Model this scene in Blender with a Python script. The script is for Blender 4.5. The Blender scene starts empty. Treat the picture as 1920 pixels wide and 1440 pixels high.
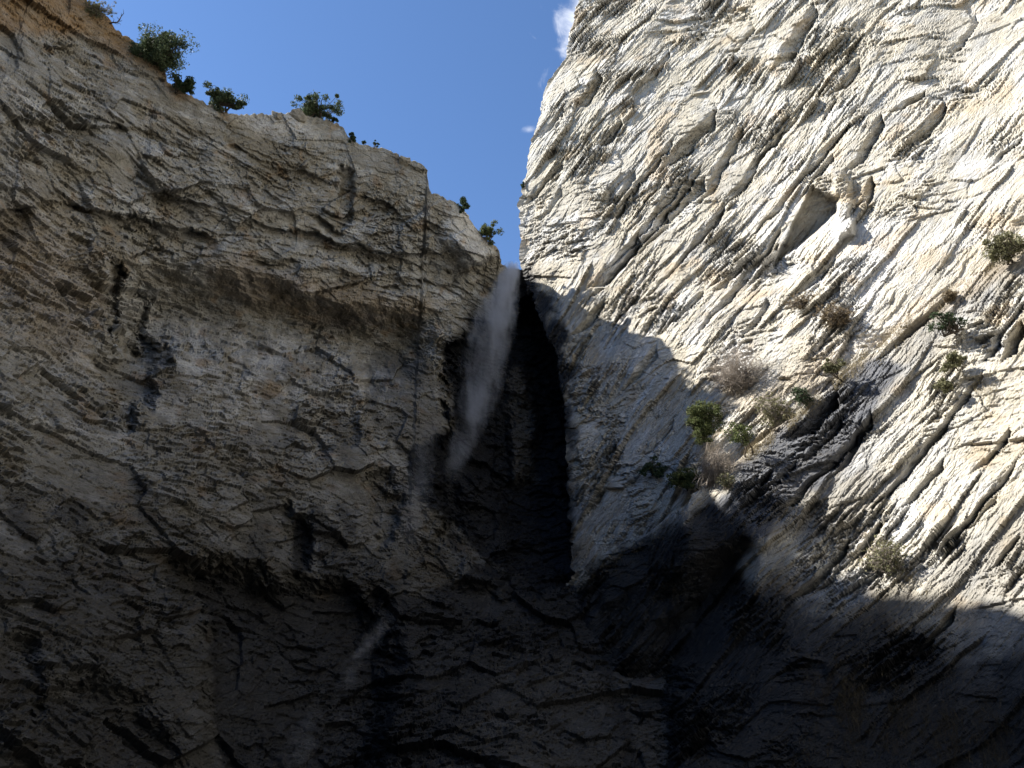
import bpy, bmesh, math, random
import numpy as np
from mathutils import Vector
rng = np.random.default_rng(7)
random.seed(7)
scene = bpy.context.scene
COL = scene.collection

# ------------------------------------------------------------------ camera, light, exposure
F = 1507.0
PITCH = math.radians(25.0)
CAMP = np.array([0.0, 0.0, 1.7])
SUN = np.array([-0.75, -0.03, 0.64]); SUN /= np.linalg.norm(SUN)
SUN_STRENGTH = 5.0
SKY_STRENGTH = 0.07
EXPOSURE = 1.5

cam_d = bpy.data.cameras.new('camera')
cam = bpy.data.objects.new('camera', cam_d); COL.objects.link(cam)
cam.location = CAMP
cam.rotation_euler = (math.radians(90) + PITCH, 0, 0)
cam_d.sensor_width = 36.0
cam_d.lens = 36.0 * F / 1920.0
cam_d.clip_start = 0.1
cam_d.clip_end = 20000
scene.camera = cam

scene.view_settings.view_transform = 'Standard'
scene.view_settings.look = 'None'
scene.view_settings.exposure = EXPOSURE
scene.view_settings.gamma = 1.0
scene.view_settings.use_curve_mapping = False
scene.render.engine = 'CYCLES'
scene.cycles.max_bounces = 8
scene.cycles.diffuse_bounces = 2
scene.cycles.transparent_max_bounces = 16
scene.cycles.volume_step_rate = 1.0
scene.cycles.volume_bounces = 1
scene.cycles.use_denoising = True


class NT:
    """small helper round a node tree"""
    def __init__(self, tree):
        self.t = tree; self.n = tree.nodes; self.l = tree.links
    def new(self, kind, **kw):
        n = self.n.new(kind)
        for k, v in kw.items():
            setattr(n, k, v)
        return n
    def put(self, sock, v):
        if isinstance(v, bpy.types.NodeSocket):
            self.l.new(v, sock)
        elif v is not None:
            sock.default_value = v
    def math(self, op, a, b=None, c=None, clamp=False):
        n = self.new('ShaderNodeMath', operation=op, use_clamp=clamp)
        self.put(n.inputs[0], a); self.put(n.inputs[1], b); self.put(n.inputs[2], c)
        return n.outputs[0]
    def vmath(self, op, a, b=None):
        n = self.new('ShaderNodeVectorMath', operation=op)
        self.put(n.inputs[0], a); self.put(n.inputs[1], b)
        return n.outputs['Value'] if op in ('DOT_PRODUCT', 'LENGTH') else n.outputs[0]
    def mix(self, f, a, b, blend='MIX'):
        n = self.new('ShaderNodeMix', data_type='RGBA', blend_type=blend)
        self.put(n.inputs[0], f)
        self.put(n.inputs[6], a if isinstance(a, bpy.types.NodeSocket) else (*a, 1))
        self.put(n.inputs[7], b if isinstance(b, bpy.types.NodeSocket) else (*b, 1))
        return n.outputs[2]
    def noise(self, vec, scale, detail=6, rough=0.6, dist=0.0):
        n = self.new('ShaderNodeTexNoise')
        self.put(n.inputs['Vector'], vec)
        n.inputs['Scale'].default_value = scale; n.inputs['Detail'].default_value = detail
        n.inputs['Roughness'].default_value = rough; n.inputs['Distortion'].default_value = dist
        return n.outputs['Fac']
    def ramp(self, v, lo, hi, a=0.0, b=1.0):
        n = self.new('ShaderNodeMapRange', interpolation_type='SMOOTHSTEP')
        self.put(n.inputs['Value'], v); self.put(n.inputs['From Min'], lo); self.put(n.inputs['From Max'], hi)
        self.put(n.inputs['To Min'], a); self.put(n.inputs['To Max'], b)
        return n.outputs[0]
    def attr(self, name, out='Fac'):
        n = self.new('ShaderNodeAttribute', attribute_name=name)
        return n.outputs[out]


# pixel of the photograph -> direction, point
cpt, spt = math.cos(PITCH), math.sin(PITCH)
def ray(px, py):
    dx = (np.asarray(px, float) - 960) / F; dy = (720 - np.asarray(py, float)) / F
    return np.stack([dx + 0 * dy, cpt - dy * spt, spt + dy * cpt], -1)
def pix(px, py, Y):
    r = ray(px, py)
    return CAMP + r * (np.asarray(Y, float) / r[..., 1])[..., None]
def to_px(P):
    q = P - CAMP
    d = q[..., 1] * cpt + q[..., 2] * spt
    u = -q[..., 1] * spt + q[..., 2] * cpt
    ok = d > 1.0
    dd = np.where(ok, d, 1.0)
    return np.where(ok, 960 + F * q[..., 0] / dd, -9e3), np.where(ok, 720 - F * u / dd, -9e3), d
def azel(P):
    q = P - CAMP; D = np.hypot(q[..., 0], q[..., 1])
    return np.degrees(np.arctan2(q[..., 0], q[..., 1])), np.degrees(np.arctan2(q[..., 2], D)), D

# world: clear deep-blue sky, a bank of white cloud rising behind the right-hand cliff
w = bpy.data.worlds.new('World'); scene.world = w; w.use_nodes = True
nt = NT(w.node_tree); nt.n.clear()
sky = nt.new('ShaderNodeTexSky', sky_type='NISHITA')
sky.sun_disc = False
sky.sun_elevation = math.asin(SUN[2])
sky.sun_rotation = math.atan2(SUN[0], SUN[1])
sky.altitude = 600; sky.air_density = 1.0; sky.dust_density = 0.25; sky.ozone_density = 2.2
tc = nt.new('ShaderNodeTexCoord')
gen = tc.outputs['Generated']
c0 = ray(1105, 30); c0 /= np.linalg.norm(c0)
ax1 = ray(1060, 150) - ray(1115, -150); ax1 = ax1 / np.linalg.norm(ax1)
ax2 = np.cross(c0, ax1)
off = nt.vmath('SUBTRACT', gen, tuple(c0))
e1 = nt.math('DIVIDE', nt.vmath('DOT_PRODUCT', off, tuple(ax1)), 0.085)
e2 = nt.math('DIVIDE', nt.vmath('DOT_PRODUCT', off, tuple(ax2)), 0.042)
e3 = nt.vmath('LENGTH', off)
r2 = nt.math('ADD', nt.math('MULTIPLY', e1, e1), nt.math('MULTIPLY', e2, e2))
g = nt.math('SUBTRACT', 1.0, nt.math('SQRT', r2))
g = nt.math('SUBTRACT', g, nt.ramp(e3, 0.3, 0.6, 0.0, 9.0))
nz = nt.noise(gen, 26.0, 9, 0.62, 0.6)
cl = nt.ramp(nt.math('ADD', g, nt.math('MULTIPLY', nt.math('SUBTRACT', nz, 0.5), 2.8)), 0.0, 1.5)
c1 = ray(992, 243); c1 /= np.linalg.norm(c1)
o1 = nt.vmath('MULTIPLY', nt.vmath('SUBTRACT', gen, tuple(c1)), (70, 100, 170))
g1 = nt.math('SUBTRACT', 0.75, nt.vmath('LENGTH', o1))
cl1 = nt.ramp(nt.math('ADD', g1, nt.math('MULTIPLY', nt.math('SUBTRACT', nz, 0.5), 2.0)), 0.0, 1.0, 0.0, 0.3)
cl = nt.math('MAXIMUM', cl, cl1)
skyc = nt.mix(cl, nt.mix(1.0, sky.outputs[0], (.82, .98, 1.16), 'MULTIPLY'), (7.5, 7.7, 8.2))
bg = nt.new('ShaderNodeBackground'); nt.l.new(skyc, bg.inputs[0]); bg.inputs[1].default_value = SKY_STRENGTH
wo = nt.new('ShaderNodeOutputWorld'); nt.l.new(bg.outputs[0], wo.inputs[0])

sl = bpy.data.lights.new('sun', 'SUN'); sl.energy = SUN_STRENGTH; sl.angle = math.radians(0.53)
sl.color = (1.0, 0.95, 0.86)
so = bpy.data.objects.new('sun', sl); COL.objects.link(so)
so.rotation_euler = Vector(SUN).to_track_quat('Z', 'Y').to_euler()
so.location = tuple(SUN * 300)


# ------------------------------------------------------------------ numpy noise
f4 = np.float32
def hsh(ix, iy, iz, seed):
    h = (ix.astype(np.uint32) * np.uint32(374761393) + iy.astype(np.uint32) * np.uint32(668265263)
         + iz.astype(np.uint32) * np.uint32(2147483647) + np.uint32((seed * 974634777 + 12345) & 0xffffffff))
    h = (h ^ (h >> np.uint32(13))) * np.uint32(1274126177)
    h = (h ^ (h >> np.uint32(16))) * np.uint32(2246822519)
    return h ^ (h >> np.uint32(15))
def r3(h):
    return ((h & np.uint32(1023)).astype(f4) / f4(1023), ((h >> np.uint32(10)) & np.uint32(1023)).astype(f4) / f4(1023),
            ((h >> np.uint32(20)) & np.uint32(1023)).astype(f4) / f4(1023))
def perlin(x, y, z, seed=0):
    ix = np.floor(x).astype(np.int32); iy = np.floor(y).astype(np.int32); iz = np.floor(z).astype(np.int32)
    fx = (x - ix).astype(f4); fy = (y - iy).astype(f4); fz = (z - iz).astype(f4)
    fade = lambda t: t * t * t * (t * (t * 6 - 15) + 10)
    u, v, w_ = fade(fx), fade(fy), fade(fz)
    def c(a, b, d):
        g = r3(hsh(ix + a, iy + b, iz + d, seed))
        return (g[0] * 2 - 1) * (fx - a) + (g[1] * 2 - 1) * (fy - b) + (g[2] * 2 - 1) * (fz - d)
    lp = lambda a, b, t: a + (b - a) * t
    x00 = lp(c(0, 0, 0), c(1, 0, 0), u); x10 = lp(c(0, 1, 0), c(1, 1, 0), u)
    x01 = lp(c(0, 0, 1), c(1, 0, 1), u); x11 = lp(c(0, 1, 1), c(1, 1, 1), u)
    return lp(lp(x00, x10, v), lp(x01, x11, v), w_)
def fbm(x, y, z, oct=4, seed=0, gain=0.5):
    s = 0; a = 1.0; k = 1.0
    for i in range(oct):
        s = s + a * perlin(x * f4(k), y * f4(k), z * f4(k), seed + i * 17); a *= gain; k *= 2.03
    return s
def worley(x, y, z, seed=0, jit=0.9):
    """nearest cell: F1, F2, three randoms of the cell, offset from its centre"""
    ix = np.floor(x).astype(np.int32); iy = np.floor(y).astype(np.int32); iz = np.floor(z).astype(np.int32)
    fx = (x - ix).astype(f4); fy = (y - iy).astype(f4); fz = (z - iz).astype(f4)
    n = x.shape
    F1 = np.full(n, 9, f4); F2 = np.full(n, 9, f4); H = np.zeros(n, np.uint32)
    dx = np.zeros(n, f4); dy = np.zeros(n, f4); dz = np.zeros(n, f4)
    j0 = f4(0.5 - jit / 2); jj = f4(jit)
    for a in (-1, 0, 1):
        for b in (-1, 0, 1):
            for c in (-1, 0, 1):
                h = hsh(ix + a, iy + b, iz + c, seed)
                g = r3(h)
                ox = fx - (a + j0 + jj * g[0]); oy = fy - (b + j0 + jj * g[1]); oz = fz - (c + j0 + jj * g[2])
                d = ox * ox + oy * oy + oz * oz
                m = d < F1
                F2 = np.where(m, F1, np.minimum(F2, d)); F1 = np.where(m, d, F1)
                H = np.where(m, h, H); dx = np.where(m, ox, dx); dy = np.where(m, oy, dy); dz = np.where(m, oz, dz)
    H2 = hsh(H.view(np.int32), ix * 0, iz * 0, seed + 5)
    return np.sqrt(F1), np.sqrt(F2), r3(H2), (dx, dy, dz)
def sstep(a, b, x):
    t = np.clip((x - a) / (b - a), 0, 1)
    return t * t * (3 - 2 * t)


class TPS:
    """thin-plate spline of log distance over (azimuth, elevation)"""
    def __init__(s, c, lam=1e-3):
        c = np.array(c, float); s.x = c[:, :2] / 30; v = np.log(c[:, 2]); n = len(c)
        A = np.zeros((n + 3, n + 3)); A[:n, :n] = s.k(s.x) + lam * np.eye(n)
        A[:n, n] = 1; A[:n, n + 1:] = s.x; A[n, :n] = 1; A[n + 1:, :n] = s.x.T
        s.w = np.linalg.solve(A, np.r_[v, 0, 0, 0])
    def k(s, p):
        d2 = ((p[:, None, :] - s.x[None]) ** 2).sum(-1)
        return 0.5 * d2 * np.log(d2 + 1e-9)
    def __call__(s, az, el):
        p = np.stack([np.ravel(az), np.ravel(el)], -1) / 30; out = np.empty(len(p)); n = len(s.x)
        for i in range(0, len(p), 100000):
            q = p[i:i + 100000]; out[i:i + 100000] = s.k(q) @ s.w[:n] + s.w[n] + q @ s.w[n + 1:]
        return np.exp(out).reshape(np.shape(az))
def controls(pts, off):
    return [tuple(float(v) for v in azel(pix(px, py, Y))) for px, py, Y in pts] + list(off)

# survey points: photo column, row, metres ahead of the viewer
RIGHT = [(1085,0,88),(1015,190,90),(978,400,92.5),(1000,560,91),(1050,700,88),(1062,900,84),(1070,1080,80),(1110,1250,66),(1150,1440,48),
 (1400,0,70),(1400,300,70),(1300,600,70),(1300,850,63),(1300,1050,58),(1350,1250,48),(1400,1440,36),
 (1650,0,58),(1650,350,55),(1650,650,51),(1650,900,45),(1650,1100,40),(1650,1300,33),(1650,1440,29),
 (1920,0,48),(1920,300,44),(1920,600,38),(1920,900,32),(1920,1150,28),(1920,1300,25.5),(1920,1440,23)]
RIGHT_OFF = [(60,10,35),(90,10,38),(130,10,48),(60,40,60),(90,40,62),(130,40,70),(60,-5,20),(90,-5,18),(130,-5,20),(60,60,70),(5,62,85)]
LEFT = [(200,20,60),(310,160,64),(430,215,68),(590,220,73),(740,285,77),(860,370,82),(940,490,91),(1000,500,95),
 (0,0,51),(0,200,51),(0,450,52),(0,720,46),(0,1000,41),(0,1250,36),(0,1440,32),
 (200,250,60),(200,500,62),(200,750,57),(200,1000,49),(200,1250,42),(200,1440,38),
 (400,450,70),(400,620,69),(400,800,63),(400,1000,57),(400,1200,52),(400,1440,47),
 (600,450,77),(600,640,77),(600,850,71),(600,1050,66),(600,1250,60),(600,1440,54),
 (800,500,85),(800,700,84),(800,900,79),(800,1100,73),(800,1300,63),(800,1440,56),
 (950,600,95),(950,800,93),(950,1000,87),(950,1200,74),(950,1440,55),
 (1080,600,98),(1080,900,93),(1080,1150,80),(1100,1440,60)]
LEFT_OFF = [(-48,47,63.5),(-60,48,55.5),(-90,52,48),(-130,45,62),(-60,20,36),(-90,20,36),(-130,20,45),(-60,-5,24),(-90,-5,22),(-130,-5,25)]
RIM = [(150,-10),(185,15),(205,30),(215,55),(250,75),(285,100),(308,122),(313,150),(335,165),(358,180),(375,187),(400,197),(428,213),
 (470,214),(505,216),(540,210),(560,214),(600,222),(635,232),(655,255),(675,270),(700,275),(720,278),(745,288),(752,297),(785,302),
 (800,318),(803,350),(808,360),(830,368),(850,375),(870,395),(885,420),(895,435),(912,452),(930,462),(933,480),(940,494),(955,503),(970,503),(1000,503)]
EDGE = [(1110,-120),(1085,0),(1068,60),(1062,110),(1030,150),(1015,190),(1010,230),(992,280),(985,330),(975,385),(978,440),(978,490),(992,540),(1015,600),(1045,660),
 (1058,760),(1064,900),(1074,1050),(1066,1110),(1090,1200),(1150,1440)]


def grid_faces(R, C):
    i = np.arange(R - 1)[:, None] * C + np.arange(C - 1)[None]
    return np.stack([i, i + 1, i + C + 1, i + C], -1).reshape(-1, 4)
def mesh_arrays(name, V, faces, mat, flat=True):
    me = bpy.data.meshes.new(name)
    k = faces.shape[1]
    me.vertices.add(len(V)); me.vertices.foreach_set('co', np.ascontiguousarray(V, dtype=f4).ravel())
    me.loops.add(faces.size); me.loops.foreach_set('vertex_index', faces.astype(np.int32).ravel())
    me.polygons.add(len(faces))
    me.polygons.foreach_set('loop_start', np.arange(0, faces.size, k, dtype=np.int32))
    me.update(calc_edges=True)
    me.polygons.foreach_set('use_smooth', np.full(len(faces), not flat))
    if mat: me.materials.append(mat)
    return me
def add_attr(me, name, v):
    if v.ndim == 1:
        a = me.attributes.new(name, 'FLOAT', 'POINT'); a.data.foreach_set('value', v.astype(f4))
    else:
        a = me.attributes.new(name, 'FLOAT_VECTOR', 'POINT'); a.data.foreach_set('vector', v.astype(f4).ravel())
def link(name, me, parent=None, **props):
    o = bpy.data.objects.new(name, me); COL.objects.link(o)
    if parent: o.parent = parent
    for k, v in props.items():
        if v is not None: o[k] = v
    return o

def unit(v): return v / np.linalg.norm(v, axis=-1, keepdims=True)
def blur(P, n):
    for _ in range(n):
        Q = P.copy()
        Q[1:-1] = (P[:-2] + 2 * P[1:-1] + P[2:]) / 4
        P = Q.copy()
        P[:, 1:-1] = (Q[:, :-2] + 2 * Q[:, 1:-1] + Q[:, 2:]) / 4
    return P
def normals(P):
    du = np.empty_like(P); dv = np.empty_like(P)
    du[:, 1:-1] = P[:, 2:] - P[:, :-2]; du[:, 0] = P[:, 1] - P[:, 0]; du[:, -1] = P[:, -1] - P[:, -2]
    dv[1:-1] = P[2:] - P[:-2]; dv[0] = P[1] - P[0]; dv[-1] = P[-1] - P[-2]
    n = np.cross(du, dv); return n / (np.linalg.norm(n, axis=-1, keepdims=True) + 1e-12)

# ---- shapes drawn on the survey plan (photo columns and rows), used to place folds, hollows, stains and painted shade
def poly_sd(px, py, poly, margin=140):
    """signed distance (positive inside), -margin far away"""
    p = np.array(poly, float); out = np.full(px.shape, -float(margin))
    m = (px > p[:, 0].min() - margin) & (px < p[:, 0].max() + margin) & (py > p[:, 1].min() - margin) & (py < p[:, 1].max() + margin)
    if not m.any(): return out
    x = px[m]; y = py[m]; d = np.full(x.shape, 1e9); ins = np.zeros(x.shape, bool)
    for i in range(len(p)):
        a = p[i]; b = p[(i + 1) % len(p)]; e = b - a
        t = np.clip(((x - a[0]) * e[0] + (y - a[1]) * e[1]) / (e @ e + 1e-9), 0, 1)
        d = np.minimum(d, np.hypot(x - a[0] - t * e[0], y - a[1] - t * e[1]))
        c = ((a[1] <= y) != (b[1] <= y)) & (x < a[0] + (y - a[1]) / (b[1] - a[1] + 1e-12) * e[0])
        ins ^= c
    out[m] = np.where(ins, d, -d)
    return np.maximum(out, -margin)
def soft(px, py, poly, s=20, nz=0):
    return sstep(-s, s, poly_sd(px, py, poly) + nz)
def poly_line(xs, pts):
    p = np.array(pts, float); return np.interp(xs, p[:, 0], p[:, 1])
def overhang(px, py, A, B, wd, depth):
    """a lens-shaped overhang from A (low end) to B (high end): sinks towards its lower right edge, then steps back out"""
    A = np.array(A, float); B = np.array(B, float); L = np.linalg.norm(B - A); e = (B - A) / L; nrm = np.array([-e[1], e[0]])
    if nrm[0] + nrm[1] < 0: nrm = -nrm
    x = px - A[0]; y = py - A[1]
    u = (x * e[0] + y * e[1]) / L; v = (x * nrm[0] + y * nrm[1]) / wd
    lens = np.clip(np.minimum(u * 3.2, (1 - u) * 6), 0, 1)
    vv = v + 0.5
    return np.where((vv > 0) & (vv < lens) & (lens > 0.02), -depth * lens * vv / np.maximum(lens, 0.05), 0.0)

def bed_coords(P, T, Nb):
    C = np.cross(T, Nb)
    return (P @ T).astype(f4), (P @ Nb).astype(f4), (P @ C).astype(f4)

def layers(a, b, c, specs, warp, seed, mod=1.0):
    """plates of rock: every cell has its own set-off, its own tilt and an open joint round it"""
    wx = fbm(a / 11, b / 8, c / 11, 3, seed + 1); wy = fbm(a / 11, b / 8, c / 11, 3, seed + 2)
    qx = fbm(a / 1.6, b / .9, c / 1.6, 2, seed + 3); qy = fbm(a / 1.6, b / .9, c / 1.6, 2, seed + 4)
    a = a + warp * (2.2 * wx + .5 * qx); b = b + warp * (1.3 * wy + .26 * qy)
    h = np.zeros(a.shape, f4); cell = np.zeros(a.shape, f4)
    for i, (la, lb, lc, amp, tilt, crack, cw) in enumerate(specs):
        F1, F2, rr, dv = worley(a / f4(la), b / f4(lb), c / f4(lc), seed + 31 * i)
        step = amp * (rr[0] - .5) * 2
        t = tilt * (dv[1] * lb * (.25 + 2.4 * rr[1] ** 3) + dv[0] * la * .25 * (rr[2] - .5))
        cr = -crack * np.clip(1 - (F2 - F1) / cw, 0, 1) ** 1.5
        m = mod if i > 0 else 1.0
        h += (step + t + cr) * m
        cell += (rr[2] - .5) * (0.8 ** i)
    return h, cell


# ------------------------------------------------------------------ rock material
def rock_material(name, base, warm, grey, ochre_c, stretch):
    m = bpy.data.materials.new(name); m.use_nodes = True
    t = NT(m.node_tree); t.n.clear()
    bed = t.attr('bed', 'Vector'); cell = t.attr('cell')
    mp = t.new('ShaderNodeMapping'); t.put(mp.inputs['Vector'], bed); mp.inputs['Scale'].default_value = stretch
    st = mp.outputs[0]
    big = t.noise(bed, 0.09, 4, .6, .5)
    mid = t.noise(st, 0.5, 6, .65, .3)
    fine = t.noise(st, 3.2, 6, .7)
    grain = t.noise(bed, 14.0, 3, .7)
    def joints(scale, vec):
        n = t.new('ShaderNodeTexVoronoi', feature='DISTANCE_TO_EDGE'); t.put(n.inputs['Vector'], vec); n.inputs['Scale'].default_value = scale
        return t.ramp(n.outputs['Distance'], 0, .09)
    j1 = joints(1.1, st); j2 = joints(2.9, st)
    tint = t.new('ShaderNodeTexVoronoi'); t.put(tint.inputs['Vector'], st); tint.inputs['Scale'].default_value = 2.2
    tsep = t.new('ShaderNodeSeparateColor'); t.l.new(tint.outputs['Color'], tsep.inputs[0])
    col = t.mix(t.ramp(big, .35, .62), base, warm)
    col = t.mix(t.ramp(t.math('ADD', mid, t.math('MULTIPLY', cell, .12)), .46, .66, 0, .85), col, grey)
    col = t.mix(t.math('MULTIPLY', t.attr('pale'), t.ramp(fine, .3, .6, .55, 1)), col, (.60, .595, .58))
    col = t.mix(t.math('MULTIPLY', t.attr('ochre'), t.ramp(mid, .3, .6, .5, 1)), col, ochre_c)
    col = t.mix(t.math('MULTIPLY', t.attr('slate'), t.ramp(fine, .25, .6, .75, 1)), col, (.10, .105, .12))
    wet_shade_amt = t.math('MULTIPLY', t.attr('wet_shade'), t.ramp(fine, .60, .80, 1, .5), clamp=True)
    col = t.mix(wet_shade_amt, col, (.0095, .0105, .0135))  # near-black for damp rock and for shade painted into the colour
    val = t.math('ADD', .48, t.math('MULTIPLY', fine, .75))
    val = t.math('ADD', val, t.math('MULTIPLY', t.math('SUBTRACT', tsep.outputs[0], .5), .22))
    val = t.math('ADD', val, t.math('MULTIPLY', t.math('SUBTRACT', grain, .5), .9))
    val = t.math('ADD', val, t.math('MULTIPLY', cell, .16))
    v3 = t.new('ShaderNodeCombineXYZ')
    for i in range(3): t.l.new(val, v3.inputs[i])
    col = t.mix(1.0, col, v3.outputs[0], 'MULTIPLY')
    b = t.new('ShaderNodeBsdfPrincipled')
    t.put(b.inputs['Base Color'], col)
    t.put(b.inputs['Roughness'], t.math('SUBTRACT', .92, t.math('MULTIPLY', wet_shade_amt, .45)))
    b.inputs['Specular IOR Level'].default_value = .25
    bp = t.new('ShaderNodeBump'); bp.inputs['Strength'].default_value = .85; bp.inputs['Distance'].default_value = .17
    t.put(bp.inputs['Height'], t.math('ADD', t.math('ADD', t.math('MULTIPLY', fine, .9), t.math('MULTIPLY', grain, .45)), t.math('ADD', t.math('MULTIPLY', j1, .35), t.math('MULTIPLY', j2, .16))))
    t.l.new(bp.outputs[0], b.inputs['Normal'])
    o = t.new('ShaderNodeOutputMaterial'); t.l.new(b.outputs[0], o.inputs[0])
    return m
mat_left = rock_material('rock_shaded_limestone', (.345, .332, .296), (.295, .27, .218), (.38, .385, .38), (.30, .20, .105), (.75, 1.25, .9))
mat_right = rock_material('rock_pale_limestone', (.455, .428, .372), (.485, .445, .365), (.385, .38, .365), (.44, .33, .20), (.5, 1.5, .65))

SURF = []      # (px, py, depth, points, normals) of every cliff, for planting things on it

def finish(name, P, R, C, mat, attrs):
    me = mesh_arrays(name, P.reshape(-1, 3), grid_faces(R, C), mat)
    for k, v in attrs.items():
        add_attr(me, k, v.reshape(-1, 3) if v.ndim == 3 else v.ravel())
    o = link(name, me, kind='structure')
    px, py, d = to_px(P)
    n = normals(blur(P, 3))
    flip = ((CAMP - P) * n).sum(-1) < 0
    n[flip] *= -1
    SURF.append((px.ravel(), py.ravel(), d.ravel(), P.reshape(-1, 3), n.reshape(-1, 3)))
    return o

# ------------------------------------------------------------------ left cliff
def left_cliff():
    tps = TPS(controls(LEFT, LEFT_OFF))
    az = np.r_[np.arange(-175, -48, 1.5), np.arange(-48, 10.5, 0.072)]
    q = np.array(RIM, float); r = ray(q[:, 0], q[:, 1])
    ra = np.degrees(np.arctan2(r[:, 0], r[:, 1])); re = np.degrees(np.arctan2(r[:, 2], np.hypot(r[:, 0], r[:, 1])))
    ra = np.maximum.accumulate(ra + np.arange(len(ra)) * 1e-4)
    ta = np.r_[-180, -175, -130, -90, -75, -59.7, -54.5, -47.5, -42, ra, 30]; te = np.r_[40, 40, 47, 54.5, 54, 52, 51.2, 49.8, 47.6, re, re[-1]]
    rim = np.interp(az, ta, te)
    x = az.astype(f4); rim = rim + np.where(az > -40, .22, .5) * fbm(x * 2.2, x * 0, x * 0 + 3, 4, 5, .6)
    rows = 720
    t = np.linspace(0, 1, rows)[:, None]
    EL = -8 + t * (rim[None] + 8); AZ = np.repeat(az[None], rows, 0)
    D = tps(AZ, EL)
    a = np.radians(AZ); P = np.stack([np.sin(a) * D, np.cos(a) * D, CAMP[2] + D * np.tan(np.radians(EL))], -1)
    # plateau behind the rim
    top = P[-1]; outw = np.stack([np.sin(np.radians(az)), np.cos(np.radians(az)), 0 * az], -1)
    ext = []
    for k in (0.25, .7, 1.5, 3, 5, 8, 12, 18, 28, 45, 80, 140):
        e = top + outw * k; e[:, 2] += -.02 * k - .15 * min(k, 2); ext.append(e)
    P = np.concatenate([P, np.array(ext)], 0)
    P[rows - 8:] = blur(P[rows - 10:], 1)[2:]
    R, C = P.shape[:2]
    n = normals(blur(P, 6)); flip = ((CAMP - P) * n).sum(-1) < 0
    flip[rows:] = n[rows:, :, 2] < 0
    n[flip] *= -1
    px, py, d = to_px(P)
    px = px + 17 * fbm(*(P[..., i].astype(f4) / 3.5 for i in range(3)), 5, 91, .6); py = py + 17 * fbm(*(P[..., i].astype(f4) / 3.5 for i in range(3)), 5, 92, .6)
    front = np.ones((R, C)); front[rows:] = 0
    H = np.zeros((R, C)); G = np.zeros((R, C))      # G: set back along the line the hollow was dug
    x, y, z = (P[..., i].astype(f4) for i in range(3))
    H += 1.6 * fbm(x / 14, y / 14, z / 14, 3, 11)
    # the big arched roof: sinks from the lip A to the buttress top B, then swells out again
    A = poly_line(px, [(150,470),(230,470),(330,468),(450,500),(600,545),(720,560),(840,570)])
    B = poly_line(px, [(150,600),(240,620),(330,580),(400,588),(460,602),(560,606),(640,612),(690,655),(760,640),(840,600)])
    v = (py - A) / np.maximum(B - A, 8)
    fade = sstep(190, 260, px) * (1 - sstep(740, 840, px))
    G += fade * np.where(v < 0, 0, np.where(v < 1, -9.0 * sstep(0, 1, v) ** .8, -9.0 * (1 - sstep(0, 110, py - B))))
    # shallower ledges above it
    for pts, dep, run in ([((150,330),(300,350),(420,395),(560,430),(700,470),(850,500)), 1.3, 60], [((380,330),(470,345),(560,385),(640,425)), 1.2, 40],
                          [((0,395),(120,380),(260,410),(400,440)), 1.8, 70], [((0,230),(150,215),(290,240),(400,290)), 1.0, 50],
                          [((420,270),(600,330),(760,400),(860,440)), .8, 40], [((480,480),(600,500),(720,520),(860,530)), 1.2, 36]):
        pts = np.array(pts, float); L = poly_line(px, pts); s = py - L
        fd = sstep(pts[0, 0] - 40, pts[0, 0] + 40, px) * (1 - sstep(pts[-1, 0] - 40, pts[-1, 0] + 40, px))
        G -= 1.5 * fd * dep * np.clip(.75 + 1.6 * fbm(x / 6, y / 6, z / 6, 3, int(200 + dep * 100)), .0, 1.6) * np.where(s < 0, 0, sstep(0, 6, s) * (1 - sstep(6, run, s)))
    # hollows
    hz = 24 * fbm(x / 3, y / 3, z / 3, 5, 141, .65)
    for poly, dep, s in ([[(205,500),(232,505),(228,560),(205,640),(200,580)], 3.5, 8], [[(262,545),(285,560),(275,640),(325,655),(320,700),(262,690)], 2.2, 9],
                         [[(210,690),(255,650),(300,650),(265,760),(240,800),(212,760)], 3.2, 14],
                         [[(540,955),(575,972),(590,1000),(586,1060),(566,1075),(552,1010)], 2.0, 14], [[(640,320),(655,330),(658,420),(642,430)], 1.6, 8],
                         [[(828,655),(860,640),(940,600),(990,560),(1060,640),(1080,1090),(960,1120),(840,1010),(826,830),(838,800)], 3.5, 12],
                         [[(690,900),(740,870),(740,1010),(715,1020)], 1.6, 10], [[(586,790),(650,770),(660,830),(600,850)], 1.5, 12],
                         [[(332,1075),(400,1060),(450,1072),(500,1095),(560,1088),(640,1098),(700,1125),(740,1250),(700,1440),(560,1500),(405,1500),(385,1330),(380,1160)], 4.0, 34],
                         [[(90,1290),(150,1270),(260,1310),(330,1400),(330,1500),(20,1500),(40,1380)], 2.0, 30],
                         [[(0,1200),(60,1200),(80,1290),(40,1400),(0,1400)], 1.5, 20]):
        G -= dep * soft(px, py, poly, s, hz * min(1, s / 10))
    G += 2.2 * soft(px, py, [(948,690),(985,682),(1002,760),(1000,900),(965,900),(955,780)], 12, hz * .6) + 1.5 * soft(px, py, [(870,900),(930,880),(960,1000),(940,1120),(860,1080)], 16, hz)
    # the bright slab by the notch leans back
    H += 2.6 * soft(px, py, [(838,380),(868,385),(900,440),(930,475),(880,500),(822,455)], 10) * np.clip((py - 380) / 90, 0, 1)
    T = unit(np.array(pix(650, 500, 79)) - np.array(pix(350, 400, 68))); tn = unit(np.array([.62, -.72, .1])); Nb = unit(np.cross(T, tn)); Nb = Nb if Nb[2] < 0 else -Nb
    ba, bb, bc = bed_coords(P, T, Nb)
    mod = np.clip(.85 + 1.1 * fbm(x / 7, y / 7, z / 7, 2, 21), .25, 1.6)
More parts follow.
